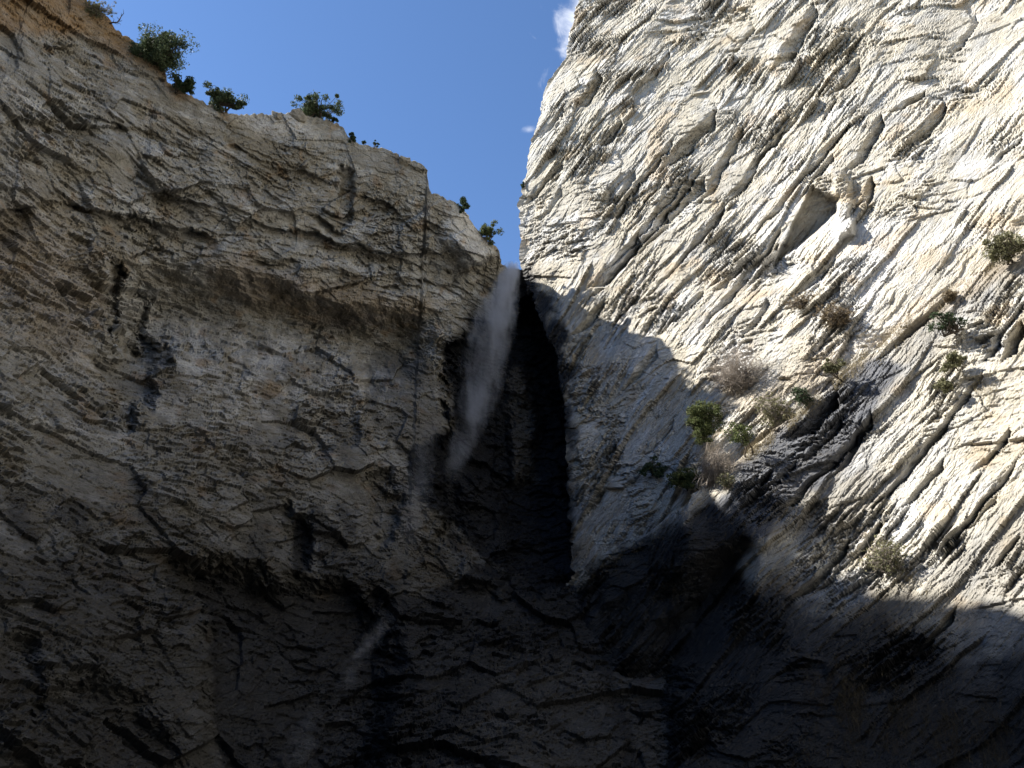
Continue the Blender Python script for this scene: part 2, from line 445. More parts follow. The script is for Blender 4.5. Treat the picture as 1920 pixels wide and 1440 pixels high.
    h, cell = layers(ba, bb, bc, [(12, 3.8, 8, .5, .14, .06, .02), (4, 1.9, 2.8, .34, .28, .08, .03), (1.5, .8, 1.2, .19, .45, .08, .05), (.62, .34, .5, .08, .55, .05, .08), (.3, .18, .26, .035, .6, .0, .1)], .3, 100, mod)
    ca, cb = math.cos(-.22), math.sin(-.22)
    hB, cellB = layers(ba * f4(ca) + bb * f4(cb), bb * f4(ca) - ba * f4(cb), bc, [(6, 4.8, 5.2, .7, .10, .05, .02), (2.4, 1.9, 2.1, .38, .22, .07, .03), (1.0, .8, .9, .18, .4, .06, .05), (.45, .36, .4, .075, .5, .04, .08), (.22, .18, .2, .03, .55, 0, .1)], .28, 500, mod)
    mB = np.clip(sstep(-.15, .2, fbm(x / 10, y / 10, z / 10, 3, 131)) * .75 + .2 + .5 * sstep(560, 760, py), 0, 1).astype(f4)
    h = h * (1 - mB) + hB * mB; cell = cell * (1 - mB) + cellB * mB
    # lower rock is massive and more blocky
    low = sstep(560, 760, py) * front
    H += h * (1 - .25 * low)
    fr = front.copy(); fr[rows:] = .12; fr[:rows] *= (.3 + .7 * sstep(0, 60, np.arange(rows)[::-1]))[:, None]; fr[rows:rows + 2] = .3
    P2 = P + unit(n * .5 + unit(CAMP - P) * .6) * (H * fr)[..., None] + unit(CAMP - P) * (G * front)[..., None]
    bd2 = np.stack(bed_coords(P2, T, Nb), -1)
    px, py, _d = to_px(P2)
    nz = 26 * fbm(x / 4, y / 4, z / 7, 4, 41, .6)
    nz2 = 60 * fbm(x / 2.2, y / 2.2, z / 12, 4, 42, .6)
    z0 = np.zeros((R, C))
    wet_shade = soft(px, py, [(830,650),(880,610),(945,520),(965,500),(1000,500),(1100,640),(1120,1140),(1000,1110),(900,1060),(800,960),(770,930),(760,830),(835,800)], 18, nz)
    wet_shade = np.maximum(wet_shade, soft(px, py, [(320,1075),(400,1050),(470,1090),(560,1095),(640,1105),(790,1110),(900,1040),(1120,1100),(1120,1500),(410,1500),(385,1330),(378,1150)], 22, nz) * .97)
    wet_shade = np.maximum(wet_shade, .95 * soft(px, py, [(548,965),(590,975),(590,1070),(545,1090)], 8, nz * .4))  # slot and the low left hollows below painted near-black
    wet_shade = np.maximum(wet_shade, .9 * soft(px, py, [(60,1310),(150,1270),(260,1310),(350,1400),(420,1500),(-40,1500)], 30, nz))
    wet_shade = np.maximum(wet_shade, .85 * soft(px, py, [(110,930),(160,920),(180,1000),(280,1090),(270,1170),(210,1110),(120,1010)], 22, nz * 1.5))
    wet_shade = np.maximum(wet_shade, .8 * soft(px, py, [(-20,1200),(60,1190),(80,1290),(40,1440),(-20,1440)], 25, nz))
    wet_shade = np.maximum(wet_shade, .8 * soft(px, py, [(330,1000),(420,1010),(400,1400),(350,1200)], 20, nz * 2))
    wet_shade = np.maximum(wet_shade, .7 * soft(px, py, [(660,880),(820,860),(830,1000),(770,1100),(690,1080)], 20, nz2))
    wet_shade = np.maximum(wet_shade, .62 * soft(px, py, [(700,660),(830,650),(830,820),(740,880),(705,800)], 20, nz2))
    wet_shade = np.maximum(wet_shade, .75 * soft(px, py, [(430,890),(520,940),(560,990),(540,1010),(470,960)], 10, nz * .7))
    # patchy dirt, with deep gorge shade painted in darker towards the foot of the wall
    grime_shade = sstep(500, 1200, py) * .86 + .25 * sstep(.05, .5, fbm(x / 5, y / 5, z / 9, 4, 55, .6))
    wet_shade = np.maximum(wet_shade, np.where((front > 0) & (px > -9e3), np.clip(grime_shade, 0, .90), 0))
    streak = sstep(.12, .5, fbm(x * 1.1, y * 1.1, z * .10, 4, 151, .6)) * front
    wet_shade = np.maximum(wet_shade, .72 * streak * soft(px, py, [(560,640),(700,640),(850,600),(850,900),(800,1080),(600,1060),(540,880)], 60, nz))
    wet_shade = np.maximum(wet_shade, .5 * streak * soft(px, py, [(200,700),(560,680),(560,1000),(200,1000)], 60, nz))
    wet_shade = np.maximum(wet_shade, .96 * soft(px, py, [(380,1110),(560,1090),(800,1120),(1000,1080),(1150,1120),(1250,1500),(400,1500)], 40, nz * 1.5))  # foot of the gorge: damp rock with deep shade painted over it
    wet_shade = wet_shade * (1 - .16 * soft(px, py, [(948,690),(985,682),(1002,760),(1000,900),(965,900),(955,780)], 14, nz * .8))
    wet_shade = wet_shade * (1 - .06 * soft(px, py, [(960,1240),(1080,1230),(1150,1300),(1150,1500),(820,1500),(880,1350)], 25, nz * 1.5))
    och = soft(px, py, [(-40,-60),(150,-40),(230,60),(320,125),(365,185),(330,180),(270,130),(200,85),(60,60),(-40,60)], 14, nz * .6)
    och = np.maximum(och, .35 * soft(px, py, [(-20,420),(120,400),(200,480),(170,700),(60,640),(-20,520)], 50, nz * 2))
    och = np.maximum(och, .9 * soft(px, py, [(405,200),(430,212),(428,228),(410,215)], 5, nz * .2))
    och = np.maximum(och, .6 * sstep(.2, .55, fbm(x / 2.5, y / 2.5, z / 2.5, 3, 61, .6)) * front)
    och = np.maximum(och, .4 * soft(px, py, [(380,470),(760,560),(840,570),(700,620),(400,560)], 20, nz) * front)
    pale = sstep(.18, .5, fbm(ba / 5, bb / 2.0, bc / 5, 4, 71, .6)) * .7 * front
    pale = np.maximum(pale, .6 * soft(px, py, [(350,590),(460,610),(640,620),(700,700),(600,760),(480,880),(330,820),(290,720)], 40, nz * 1.5) * sstep(-.3, .3, nz2 / 30))
    pale = np.maximum(pale, .8 * soft(px, py, [(415,205),(560,212),(600,260),(480,250)], 14, nz * .4))
    pale = np.maximum(pale, .9 * soft(px, py, [(838,380),(868,385),(900,440),(930,475),(880,500),(822,455)], 10, nz * .3))  # sunlight on the slab by the notch painted in as a pale tone
    pale = np.maximum(pale, .55 * soft(px, py, [(590,920),(690,930),(700,1080),(590,1075)], 20, nz))
    return finish('left_cliff', P2, R, C, mat_left, dict(bed=bd2, cell=cell, wet_shade=wet_shade, ochre=och, pale=pale, slate=z0)), rows, C, P2

# ------------------------------------------------------------------ right cliff
def right_cliff():
    tps = TPS(controls([(a, b, 90 - .6 * (90 - Y)) for a, b, Y in RIGHT], [(a, e, D / .775) for a, e, D in RIGHT_OFF]))
    q = np.array(EDGE, float); r = ray(q[:, 0], q[:, 1])
    ea = np.degrees(np.arctan2(r[:, 0], r[:, 1])); ee = np.degrees(np.arctan2(r[:, 2], np.hypot(r[:, 0], r[:, 1])))
    o = np.argsort(ee)
    el = np.r_[np.arange(-8, 51.5, 0.078), np.arange(51.6, 64, .5)]
    edge = np.interp(el, ee[o], ea[o])
    e = el.astype(f4); edge = edge + np.where(el < 32, .5, .32) * fbm(e * 1.5, e * 0, e * 0 + 9, 5, 6, .68)
    s = np.r_[np.arange(0, 1, 0.078 / 47.0), 1 + np.arange(1, 80) / 80 * 2.6]
    span = 47.0 - edge
    AZ = edge[:, None] + s[None] * span[:, None]; EL = np.repeat(el[:, None], len(s), 1)
    D = tps(AZ, EL)
    a = np.radians(AZ); P = np.stack([np.sin(a) * D, np.cos(a) * D, CAMP[2] + D * np.tan(np.radians(EL))], -1)
    # the wall turns the corner at its left edge
    ext = []
    for k in (140, 80, 45, 28, 18, 12, 8, 5.5, 3.8, 2.6, 1.7, 1.0, .5, .2):
        az2 = np.radians(edge + 24); ext.append(P[:, 0] + np.stack([np.sin(az2) * k, np.cos(az2) * k, 0 * az2], -1))
    NE = len(ext)
    P = np.concatenate([np.stack(ext, 1), P], 1)
    # plateau on top
    outw = unit(P[-1] * np.array([1, 1, 0])); top = P[-1]
    up = []
    for k in (1, 3, 7, 15, 30, 60, 120):
        u_ = top + outw * k; u_[:, 2] += .15 * k; up.append(u_)
    R0 = P.shape[0]
    P = np.concatenate([P, np.array(up)], 0)
    P[:, :NE + 10] = blur(P[:, :NE + 12], 1)[:, :-2]
    R, C = P.shape[:2]
    n = normals(blur(P, 6))
    n[((CAMP - P) * n).sum(-1) < 0] *= -1
    px, py, d = to_px(P)
    x, y, z = (P[..., i].astype(f4) for i in range(3))
    wob = fbm(x / 3, y / 3, z / 3, 3, 93); wob2 = fbm(x / 3, y / 3, z / 3, 3, 94)
    px = px + 10 * wob; py = py + 10 * wob2
    G = np.zeros((R, C)); H = 1.3 * fbm(x / 12, y / 12, z / 12, 3, 12)
    # the dark slab below the grassy ledge stands out
    L = poly_line(px, [(1240,1090),(1310,930),(1420,835),(1560,725),(1700,610),(1800,545),(1920,450),(2000,400)])
    s_ = py - L
    fd = sstep(1240, 1330, px)
    H += fd * np.where(s_ > 0, 2.2 * sstep(0, 14, s_) * (1 - sstep(60, 330, s_)), -1.1 * sstep(-90, 0, s_))
    L = poly_line(px, [(1060,1110),(1200,1000),(1300,930),(1340,900)]); s_ = py - L
    H += sstep(1050, 1110, px) * (1 - sstep(1300, 1340, px)) * np.where(s_ > 0, 1.6 * sstep(0, 20, s_) * (1 - sstep(40, 200, s_)), 0)
    # shadowed ravine low in the middle
    G -= 4.0 * soft(px, py, [(1180,1290),(1240,1180),(1330,1080),(1400,1040),(1390,1110),(1330,1190),(1260,1300),(1240,1500),(1120,1500)], 34)
    for A_, B_, wd, dep in [((1235,338),(1352,198),24,1.5),((1452,140),(1538,8),30,1.8),((1562,182),(1616,112),18,1.2),((1083,218),(1128,132),26,1.7),
         ((1124,278),(1168,218),20,1.1),((1585,338),(1665,212),22,1.6),((1660,215),(1745,172),14,1.0),((1700,286),(1780,188),24,1.5),((1522,342),(1566,288),14,1.0),
         ((1214,442),(1330,330),22,1.3),((1300,402),(1402,228),18,1.2),((974,392),(1062,296),16,1.1),((1488,850),(1586,748),30,2.0),((1888,694),(1930,610),22,1.3),((1855,690),(1890,640),16,1.0),
         ((1560,915),(1646,780),16,1.1),((1500,900),(1590,790),14,.9),((1330,560),(1420,470),18,1.0),((1240,620),(1330,540),16,.9),((1100,560),(1210,440),26,1.4),((1070,640),(1140,560),18,1.1),
         ((1610,400),(1640,330),22,1.6),((1490,560),(1572,480),16,1.1),((1180,500),(1260,400),16,1.0),((1130,400),(1200,320),16,.9),((1010,420),(1060,350),14,.8),((1010,270),(1060,200),14,.9),
         ((1690,960),(1780,860),14,.9),((1820,900),(1900,800),14,.9),((1800,1010),(1880,930),14,.8),((1600,1060),(1660,960),16,1.0),((1850,1080),(1920,1000),14,.8),((1430,950),(1500,880),14,.8),
         ((1350,120),(1420,40),16,.9),((1200,170),(1260,90),14,.8),((1780,120),(1840,20),14,.8),((1850,330),(1920,250),12,.7),((1540,230),(1570,170),12,.9),((1400,330),(1470,250),14,.9),
         ((1390,640),(1450,560),14,.8),((1160,740),(1240,650),18,1.0),((1100,900),(1160,820),16,.9),((1190,860),(1270,780),16,.9),((1480,1140),(1600,1010),20,1.3),((1080,600),(1330,300),16,1.2),((1190,600),(1560,130),16,1.3),((1130,520),(1290,330),13,1.0),((1300,640),(1470,430),14,1.1),((1100,460),(1280,250),13,1.0),((1380,480),(1620,200),14,1.1),((1640,700),(1800,560),14,1.0),((1620,980),(1860,700),16,1.1),((1730,1080),(1920,860),15,1.1),((1440,1000),(1640,800),14,1.0),((1690,1260),(1800,1130),18,1.1)]:
        G += 1.35 * overhang(px, py, A_, B_, wd, dep)
    wq = fbm(x / .9, y / .9, z / .9, 3, 95); rx_, ry_ = px - 3 * wob + 4 * wq, py - 3 * wob2 - 4 * wq
    ed = np.array([1570 - 1453, 400 - 490.]); ed /= np.linalg.norm(ed)
    dE = np.abs((rx_ - 1453) * ed[1] - (ry_ - 490) * ed[0])
    G -= 4.6 * soft(rx_, ry_, [(1449,497),(1523,350),(1548,362),(1574,368),(1570,400)], 4) * np.clip(1 - dE / 95, 0, 1)
    G += 1.5 * soft(px, py, [(1560,320),(1592,340),(1598,440),(1575,450),(1566,380)], 6)        # the pillar beside the wedge
    # bedding: traces climb to the right
    T = unit(pix(1500, 350, 74) - pix(1300, 570, 78)); nn = unit(np.array([-.60, -.66, .42])); Nb = unit(np.cross(T, nn))
    p1, p2 = to_px(pix(1400, 450, 66) + Nb)[:2]
    if p1 < 1400: Nb = -Nb
    ba, bb, bc = bed_coords(P, T, Nb)
    smooth = 1 - .55 * soft(px, py, [(1780,40),(2000,-50),(2000,520),(1700,560),(1660,420),(1800,260)], 60)
    mod = (.30 + 1.6 * sstep(-.1, .45, fbm(x / 7, y / 7, z / 7, 2, 22))) * smooth
    h, cell = layers(ba, bb, bc, [(26, 3.6, 14, .22, .10, .12, .02), (6, 1.5, 3, .17, .30, .12, .03), (2.2, .6, 1.2, .11, .55, .09, .05), (.9, .28, .6, .055, .7, .05, .08), (.4, .15, .3, .025, .7, 0, .1)], .38, 200, mod)
    ca, cb = math.cos(.9), math.sin(.9)
    hB, cellB = layers(ba * f4(ca) + bb * f4(cb), bb * f4(ca) - ba * f4(cb), bc, [(6, 3.2, 4, .26, .08, .08, .03), (2.2, 1.3, 1.6, .15, .26, .09, .04), (.9, .55, .7, .08, .5, .06, .07), (.4, .24, .32, .035, .6, .03, .1)], .5, 600, mod)
    mB = (.85 * sstep(-.02, .22, fbm(x / 9, y / 9, z / 9, 3, 132))).astype(f4)
    h = h * (1 - mB) + hB * mB; cell = cell * (1 - mB) + cellB * mB
    H += h
    Hs = np.full((R, C), 1.0); Hs[:, :NE + 30] *= sstep(-4, 30, np.arange(NE + 30) - NE + 4)[None] * .4 + .6; Hs[:, :NE - 1] = .4
    P2 = P + unit(n * .45 + unit(CAMP - P) * .6) * (H * Hs)[..., None] + unit(CAMP - P) * (G * Hs)[..., None]
    bd2 = np.stack(bed_coords(P2, T, Nb), -1)
    px, py, _d = to_px(P2)
    nz = 26 * fbm(x / 3.5, y / 3.5, z / 3.5, 4, 43, .6)
    slate = soft(px, py, [(1300,1020),(1385,875),(1550,728),(1650,660),(1700,690),(1630,800),(1600,845),(1565,900),(1470,950),(1440,1010)], 14, nz * .9)
    slate = np.maximum(slate, .45 * soft(px, py, [(1600,740),(1760,580),(1900,490),(1900,540),(1790,640),(1660,760)], 22, nz * 1.4))
    slate = np.maximum(slate, .5 * soft(px, py, [(1320,960),(1420,900),(1600,860),(1700,900),(1560,1010),(1430,1010)], 30, nz * 1.6))
    slate = np.maximum(slate, .35 * soft(px, py, [(1700,1060),(1830,1000),(2000,900),(2000,1200),(1850,1240)], 50, nz * 1.6))
    wet_shade = .98 * soft(px, py, [(940,490),(1003,500),(1036,560),(1062,640),(1072,740),(1076,900),(1092,1080),(900,1100)], 16, nz * 1.1)
    wet_shade = np.maximum(wet_shade, .97 * soft(px, py, [(1030,1110),(1120,1060),(1250,990),(1320,940),(1345,960),(1400,1000),(1420,1100),(1500,1180),(1600,1300),(1700,1500),(900,1500)], 26, nz * 1.3))  # ravine side: damp rock, its shade painted in as well
    wet_shade = np.maximum(wet_shade, .96 * soft(px, py, [(1330,1040),(1450,1060),(1560,1120),(1680,1130),(1780,1200),(2000,1215),(2000,1500),(1400,1500),(1350,1200)], 70, nz * 2))  # dark soil of the foot, with the cliff shadow painted into the colour
    wet_shade = np.maximum(wet_shade, .97 * soft(px, py, [(1400,1230),(1700,1300),(2000,1340),(2000,1600),(1300,1600)], 40, nz * 1.4))
    och = .5 * sstep(.15, .5, fbm(x / 4, y / 4, z / 4, 3, 62, .6))
    och = np.maximum(och, .5 * sstep(-12, 8, nz) * soft(px, py, [(1310,930),(1420,815),(1560,705),(1700,590),(1800,530),(1920,440),(1930,470),(1810,560),(1700,625),(1560,740),(1420,850),(1330,940)], 8, nz * .5))
    och = np.maximum(och, .45 * soft(px, py, [(1360,760),(1460,700),(1560,640),(1640,640),(1560,700),(1440,780)], 30, nz))
    pale = sstep(.1, .45, fbm(ba / 6, bb / 2.5, bc / 6, 4, 72, .6)) * .8
    pale = np.maximum(pale, .95 * soft(px, py, [(1570,470),(1600,420),(1690,400),(1690,470),(1620,600),(1560,600)], 30, nz))
    pale = np.maximum(pale, .9 * soft(px, py, [(1560,645),(1640,620),(1650,640),(1580,685)], 10, nz * .5))
    pale = np.maximum(pale, .25 * soft(px, py, [(1080,800),(1280,740),(1300,880),(1120,1010),(1070,1000)], 30, nz))
    return finish('right_cliff', P2, R, C, mat_right, dict(bed=bd2, cell=cell, wet_shade=wet_shade, ochre=och, pale=pale, slate=slate))

LC, LROWS, LCOLS, LP = left_cliff()
RC = right_cliff()

# ------------------------------------------------------------------ valley floor
def valley_floor():
    m = bpy.data.materials.new('stream_gravel'); m.use_nodes = True
    t = NT(m.node_tree); b = t.n['Principled BSDF']
    tcn = t.new('ShaderNodeTexCoord').outputs['Object']
    t.put(b.inputs['Base Color'], t.mix(t.noise(tcn, .8, 8, .7), (.03, .03, .026), (.10, .09, .075)))
    b.inputs['Roughness'].default_value = .95
    k = np.r_[-3000, -900, -300, np.linspace(-140, 140, 141), 300, 900, 3000]
    X, Y = np.meshgrid(k, k); x = X.astype(f4); y = Y.astype(f4)
    Z = -1.2 + .5 * fbm(x / 6, y / 6, x * 0, 4, 77) + .03 * np.clip(Y, -40, 100)
    V = np.stack([X, Y, Z], -1)
    link('valley_floor', mesh_arrays('valley_floor', V.reshape(-1, 3), grid_faces(len(k), len(k)), m, False), kind='structure')
valley_floor()

# ------------------------------------------------------------------ where things stand on the rock
BIN = 4
def build_lookup():
    gx, gy = 1920 // BIN + 60, 1440 // BIN + 60
    idx = np.full((gy, gx), -1, np.int64)
    A = [np.concatenate([q[i] for q in SURF]) for i in range(3)]
    PP = np.concatenate([q[3] for q in SURF]); NN = np.concatenate([q[4] for q in SURF])
    bx = np.floor(A[0] / BIN).astype(int) + 30; by = np.floor(A[1] / BIN).astype(int) + 30
    ok = (bx >= 0) & (bx < gx) & (by >= 0) & (by < gy) & (A[2] > 1)
    ids = np.nonzero(ok)[0]; ids = ids[np.argsort(-A[2][ids])]
    idx[by[ids], bx[ids]] = ids
    return idx, PP, NN, A[2]
IDX, PP, NN, DEP = build_lookup()
def surf(px, py, r=2):
    """nearest rock seen at this place: point, normal, distance ahead"""
    bx = int(px // BIN) + 30; by = int(py // BIN) + 30
    for rr in (0, 1, r, 5, 9, 14):
        w_ = IDX[max(by - rr, 0):by + rr + 1, max(bx - rr, 0):bx + rr + 1]; w_ = w_[w_ >= 0]
        if len(w_):
            i = w_[np.argmin(DEP[w_])]
            return PP[i], NN[i], float(DEP[i])
    raise ValueError((px, py))
def at_depth(px, py, d):
    return CAMP + ray(px, py) * d

# ------------------------------------------------------------------ plants
def plant_material(name, c1, c2, rough=.6, trans=0.0):
    m = bpy.data.materials.new(name); m.use_nodes = True
    t = NT(m.node_tree); b = t.n['Principled BSDF']
    gi = t.new('ShaderNodeNewGeometry')
    t.put(b.inputs['Base Color'], t.mix(gi.outputs['Random Per Island'], c1, c2))
    b.inputs['Roughness'].default_value = rough
    b.inputs['Specular IOR Level'].default_value = .08
    if trans:
        tr = t.new('ShaderNodeBsdfTranslucent'); t.put(tr.inputs[0], t.mix(gi.outputs['Random Per Island'], c1, c2))
        mx = t.new('ShaderNodeMixShader'); mx.inputs[0].default_value = trans
        t.l.new(b.outputs[0], mx.inputs[1]); t.l.new(tr.outputs[0], mx.inputs[2])
        t.l.new(mx.outputs[0], t.n['Material Output'].inputs[0])
    return m
M_PINE = plant_material('pine_needles', (.050, .075, .040), (.105, .130, .070), .55, .2)
M_DARK = plant_material('dark_evergreen_leaves', (.030, .050, .030), (.065, .090, .045), .55, .2)
M_GREEN = plant_material('green_leaves', (.055, .075, .030), (.12, .135, .055), .55, .25)
M_DUSTY = plant_material('dusty_leaves', (.11, .115, .065), (.20, .19, .11), .7, .2)
M_RUST = plant_material('rusty_leaves', (.12, .09, .06), (.20, .16, .10), .7, .2)
M_BARK = plant_material('bark', (.055, .045, .038), (.09, .075, .06), .9)
M_TWIG = plant_material('bare_twigs', (.20, .17, .145), (.36, .32, .28), .9)
M_DULL = plant_material('dull_straw', (.05, .042, .030), (.13, .105, .07), .9, .1)
M_STRAW = plant_material('dry_straw', (.17, .14, .085), (.32, .27, .17), .85, .2)

def tube(V, Fc, pts, rad, k=5):
    pts = np.array(pts, float); b0 = len(V)
    for i, p in enumerate(pts):
        d = unit(pts[min(i + 1, len(pts) - 1)] - pts[max(i - 1, 0)] + 1e-9)
        u = np.cross(d, [0.31, .2, .93]); u = u / (np.linalg.norm(u) + 1e-9); v = np.cross(d, u)
        for j in range(k):
            a = 2 * math.pi * j / k
            V.append(p + rad[i] * (math.cos(a) * u + math.sin(a) * v))
    for i in range(len(pts) - 1):
        for j in range(k):
            a = b0 + i * k + j; b = b0 + i * k + (j + 1) % k
            Fc.append((a, b, b + k, a + k))
def tube_mesh(name, V, Fc, mat):
    return mesh_arrays(name, np.array(V), np.array(Fc), mat, False)
def bend(a, b, n=5, amp=.12, up=0.0):
    a = np.array(a, float); b = np.array(b, float); L = np.linalg.norm(b - a); o = rng.normal(size=3) * amp * L
    t = np.linspace(0, 1, n)[:, None]
    return a + (b - a) * t + o * np.sin(t * math.pi) + np.array([0, 0, 1]) * up * L * np.sin(t * math.pi) + rng.normal(size=(n, 3)) * L * .02 * np.sin(t * math.pi)
def leaves(name, clumps, per, size, mat, flat=.5):
    """small pointed leaves scattered through the clumps of a crown"""
    C = []; 
    for c, r in clumps:
        n = max(4, int(per * (.6 + .8 * rng.random())))
        d = rng.normal(size=(n, 3)); d /= np.linalg.norm(d, axis=1, keepdims=True)
        C.append(c + d * (r * rng.random((n, 1)) ** .45) * np.array([1, 1, flat + .25]))
    C = np.concatenate(C); n = len(C)
    a = unit(rng.normal(size=(n, 3))); b = unit(np.cross(a, rng.normal(size=(n, 3))))
    s = size * (.55 + .9 * rng.random((n, 1)))
    V = np.stack([C - a * s, C + b * s * .45, C + a * s, C - b * s * .45], 1).reshape(-1, 3)
    return mesh_arrays(name, V, np.arange(4 * n).reshape(-1, 4), mat, True)
def crown_clumps(c, rx, ry, rz, n, shell=.5):
    """clumps gathered in a few uneven lobes"""
    R_ = np.array([rx, ry, rz]); out = []
    lobes = [(unit(rng.normal(size=3)) * (.3 + .45 * rng.random()), .30 + .25 * rng.random()) for _ in range(max(4, n // 4))]
    for i in range(n):
        ce, w_ = lobes[i % len(lobes)]
        out.append((c + (ce + np.clip(rng.normal(size=3), -1.25, 1.25) * w_ * .75) * R_, .30 * min(rx, rz * 1.3) * (.5 + rng.random())))
    return out
def thing(name, label, cat, loc, group=None):
    o = bpy.data.objects.new(name, None); COL.objects.link(o); o.location = tuple(loc)
    o.empty_display_size = .3
    o['label'] = label; o['category'] = cat
    if group: o['group'] = group
    return o
def part(name, me, root):
    co = np.empty(len(me.vertices) * 3, f4); me.vertices.foreach_get('co', co)
    co = co.reshape(-1, 3) - np.array(root.location, dtype=f4)[None]
    me.vertices.foreach_set('co', co.ravel()); me.update()
    o = bpy.data.objects.new(name, me); COL.objects.link(o); o.parent = root
    return o

def leafy(name, label, cat, base, crown, half, mat, n=16, per=110, leaf=.17, stems=1, group=None, push=0.0, shell=.45, bark=None, lift=0, bare=0.0):
    """base, crown: places on the photograph's plan; half: crown half width and half height in the same units"""
    P0, N0, d0 = surf(*base)
    P0 = P0 - N0 * .15
    d = d0 - push; c = at_depth(crown[0], crown[1], d)
    rx, ry = half[0] * d / F, half[1] * d / F
    e = math.asin(min(.98, (c - CAMP)[2] / np.linalg.norm(c - CAMP)))
    rz = math.sqrt(max(ry ** 2 - (rx * .8 * math.sin(e)) ** 2, (.5 * ry) ** 2)) / math.cos(e)
    root = thing(name, label, cat, P0, group)
    cl = crown_clumps(c, rx, rx * .8, rz, n, shell)
    if half[0] > 12: cl += [(c + rng.normal(size=3) * np.array([rx, rx * .8, rz]) * .3, .3 * rx) for _ in range(n // 4)]
    part('crown', leaves('crown', cl, per, leaf, mat), root)
    V, Fc = [], []
    hub = P0 + (c - P0) * .55
    r0 = max(.05, .055 * rx)
    for s_ in range(stems):
        st = P0 + (rng.normal(size=3) * np.array([.25, .2, .05]) * rx if s_ else 0)
        hb = hub + rng.normal(size=3) * .18 * rx
        tube(V, Fc, bend(st, hb, 6, .08), np.linspace(r0, r0 * .6, 6), 6)
        for i, (q, r) in enumerate(cl):
            if i % stems == s_:
                tube(V, Fc, bend(hb, q, 4, .1, .05), np.linspace(r0 * .45, r0 * .12, 4), 4)
                if bare > 0:
                    for _ in range(int(bare)):
                        tube(V, Fc, bend(q, q + rng.normal(size=3) * r * 1.3, 3, .2), [.018, .012, .006], 3)
    part('trunk' if 'tree' in name else 'stem', tube_mesh('trunk', V, Fc, bark or M_BARK), root)
    return root
def bare_bush(name, label, base, crown, half, twigs=150, push=.4, mat=None, leaf_mat=None, per=8, group=None):
    P0, N0, d0 = surf(*base); d = d0 - push; c = at_depth(crown[0], crown[1], d)
    rx, ry = half[0] * d / F, half[1] * d / F
    root = thing(name, label, 'shrub', P0, group)
    V, Fc, tips = [], [], []
    for i in range(twigs):
        q = c + unit(rng.normal(size=3)) * np.array([rx, min(rx, ry) * .7, ry]) * rng.random() ** .4
        st = P0 + rng.normal(size=3) * np.array([.35 * rx, .15, .2 * ry])
        pt = bend(st, q, 5, .16, .08); tube(V, Fc, pt, np.linspace(.035, .01, 5), 3)
        for _ in range(3):
            b0 = pt[rng.integers(2, 5)]; e_ = b0 + rng.normal(size=3) * .22 * (rx + ry) * .5 + (q - st) * .15
            tube(V, Fc, bend(b0, e_, 3, .15), [.018, .012, .006], 3); tips.append((e_, .16))
    part('twigs', tube_mesh('twigs', V, Fc, mat or M_TWIG), root)
    if leaf_mat: part('crown', leaves('crown', tips, per, .09, leaf_mat), root)
    return root

M_BLOCK = bpy.data.materials.new('skyline_rock'); M_BLOCK.use_nodes = True
def _blk():
    t = NT(M_BLOCK.node_tree); b = t.n['Principled BSDF']; c = t.new('ShaderNodeTexCoord').outputs['Object']
    f = t.noise(c, 2.2, 8, .7)
    t.put(b.inputs['Base Color'], t.mix(t.ramp(f, .35, .65), (.16, .14, .105), (.30, .28, .24))); b.inputs['Roughness'].default_value = .95
    bp = t.new('ShaderNodeBump'); bp.inputs['Strength'].default_value = .9; bp.inputs['Distance'].default_value = .15
    t.put(bp.inputs['Height'], f); t.l.new(bp.outputs[0], b.inputs['Normal'])
_blk()
def rock_block(label, px, py, size, sink):
    P0, N0, d = surf(px, py)
    bm = bmesh.new()
    for _ in range(26):
        v = rng.normal(size=3); v /= np.abs(v).max() ** .7 * np.linalg.norm(v) ** .3; bm.verts.new(v * np.array(size) * (.85 + .3 * rng.random()))
    bmesh.ops.convex_hull(bm, input=bm.verts)
    bmesh.ops.delete(bm, geom=[v for v in bm.verts if not v.link_faces], context='VERTS')
    bmesh.ops.subdivide_edges(bm, edges=bm.edges, cuts=2, use_grid_fill=True)
    for v in bm.verts: v.co += Vector(rng.normal(size=3)) * .03 * size[0]
    me = bpy.data.meshes.new('rock_block'); bm.to_mesh(me); bm.free(); me.materials.append(M_BLOCK)
    o = link('rock_block', me, label=label, category='rock', group='loose blocks on the left skyline')
    o.location = tuple(P0 + np.array([0, .3, size[2] - sink])); o.rotation_euler = (rng.normal() * .15, .25, rng.random() * 3)
rock_block('pale angular block on the skyline, left of the wide juniper', 518, 218, (.75, .6, .45), .35)
rock_block('larger angular block partly under the wide juniper', 556, 216, (1.0, .8, .7), .5)
rock_block('flat block lying at the outer corner of the rim above the long drop', 757, 300, (.9, .7, .4), .3)

RIMG = 'trees and shrubs along the left rim'
LEDG = 'shrubs on the ledges of the right cliff'
# along the left rim
leafy('pine_tree', 'large spreading pine leaning over orange soil on the left rim', 'tree', (303, 122), (302, 95), (52, 38), M_PINE, 84, 130, .12, 2, RIMG, .8, .3)
leafy('round_shrub', 'dark rounded shrub just below the large leaning pine', 'shrub', (330, 168), (336, 156), (24, 18), M_DARK, 18, 130, .14, 3, RIMG, .5, .3)
leafy('evergreen_bush', 'broad bushy evergreen right of the orange soil on the left rim', 'bush', (420, 208), (420, 187), (44, 26), M_PINE, 46, 140, .12, 3, RIMG, .3, .35)
leafy('juniper_tree', 'wide green juniper on the highest flat rocks of the left rim', 'tree', (600, 222), (590, 203), (46, 25), M_PINE, 48, 140, .12, 3, RIMG, -.3, .35)
leafy('low_shrub', 'small flat shrub trailing down the rim right of the wide juniper', 'shrub', (628, 230), (625, 225), (13, 7), M_DARK, 10, 80, .12, 2, RIMG, 0)
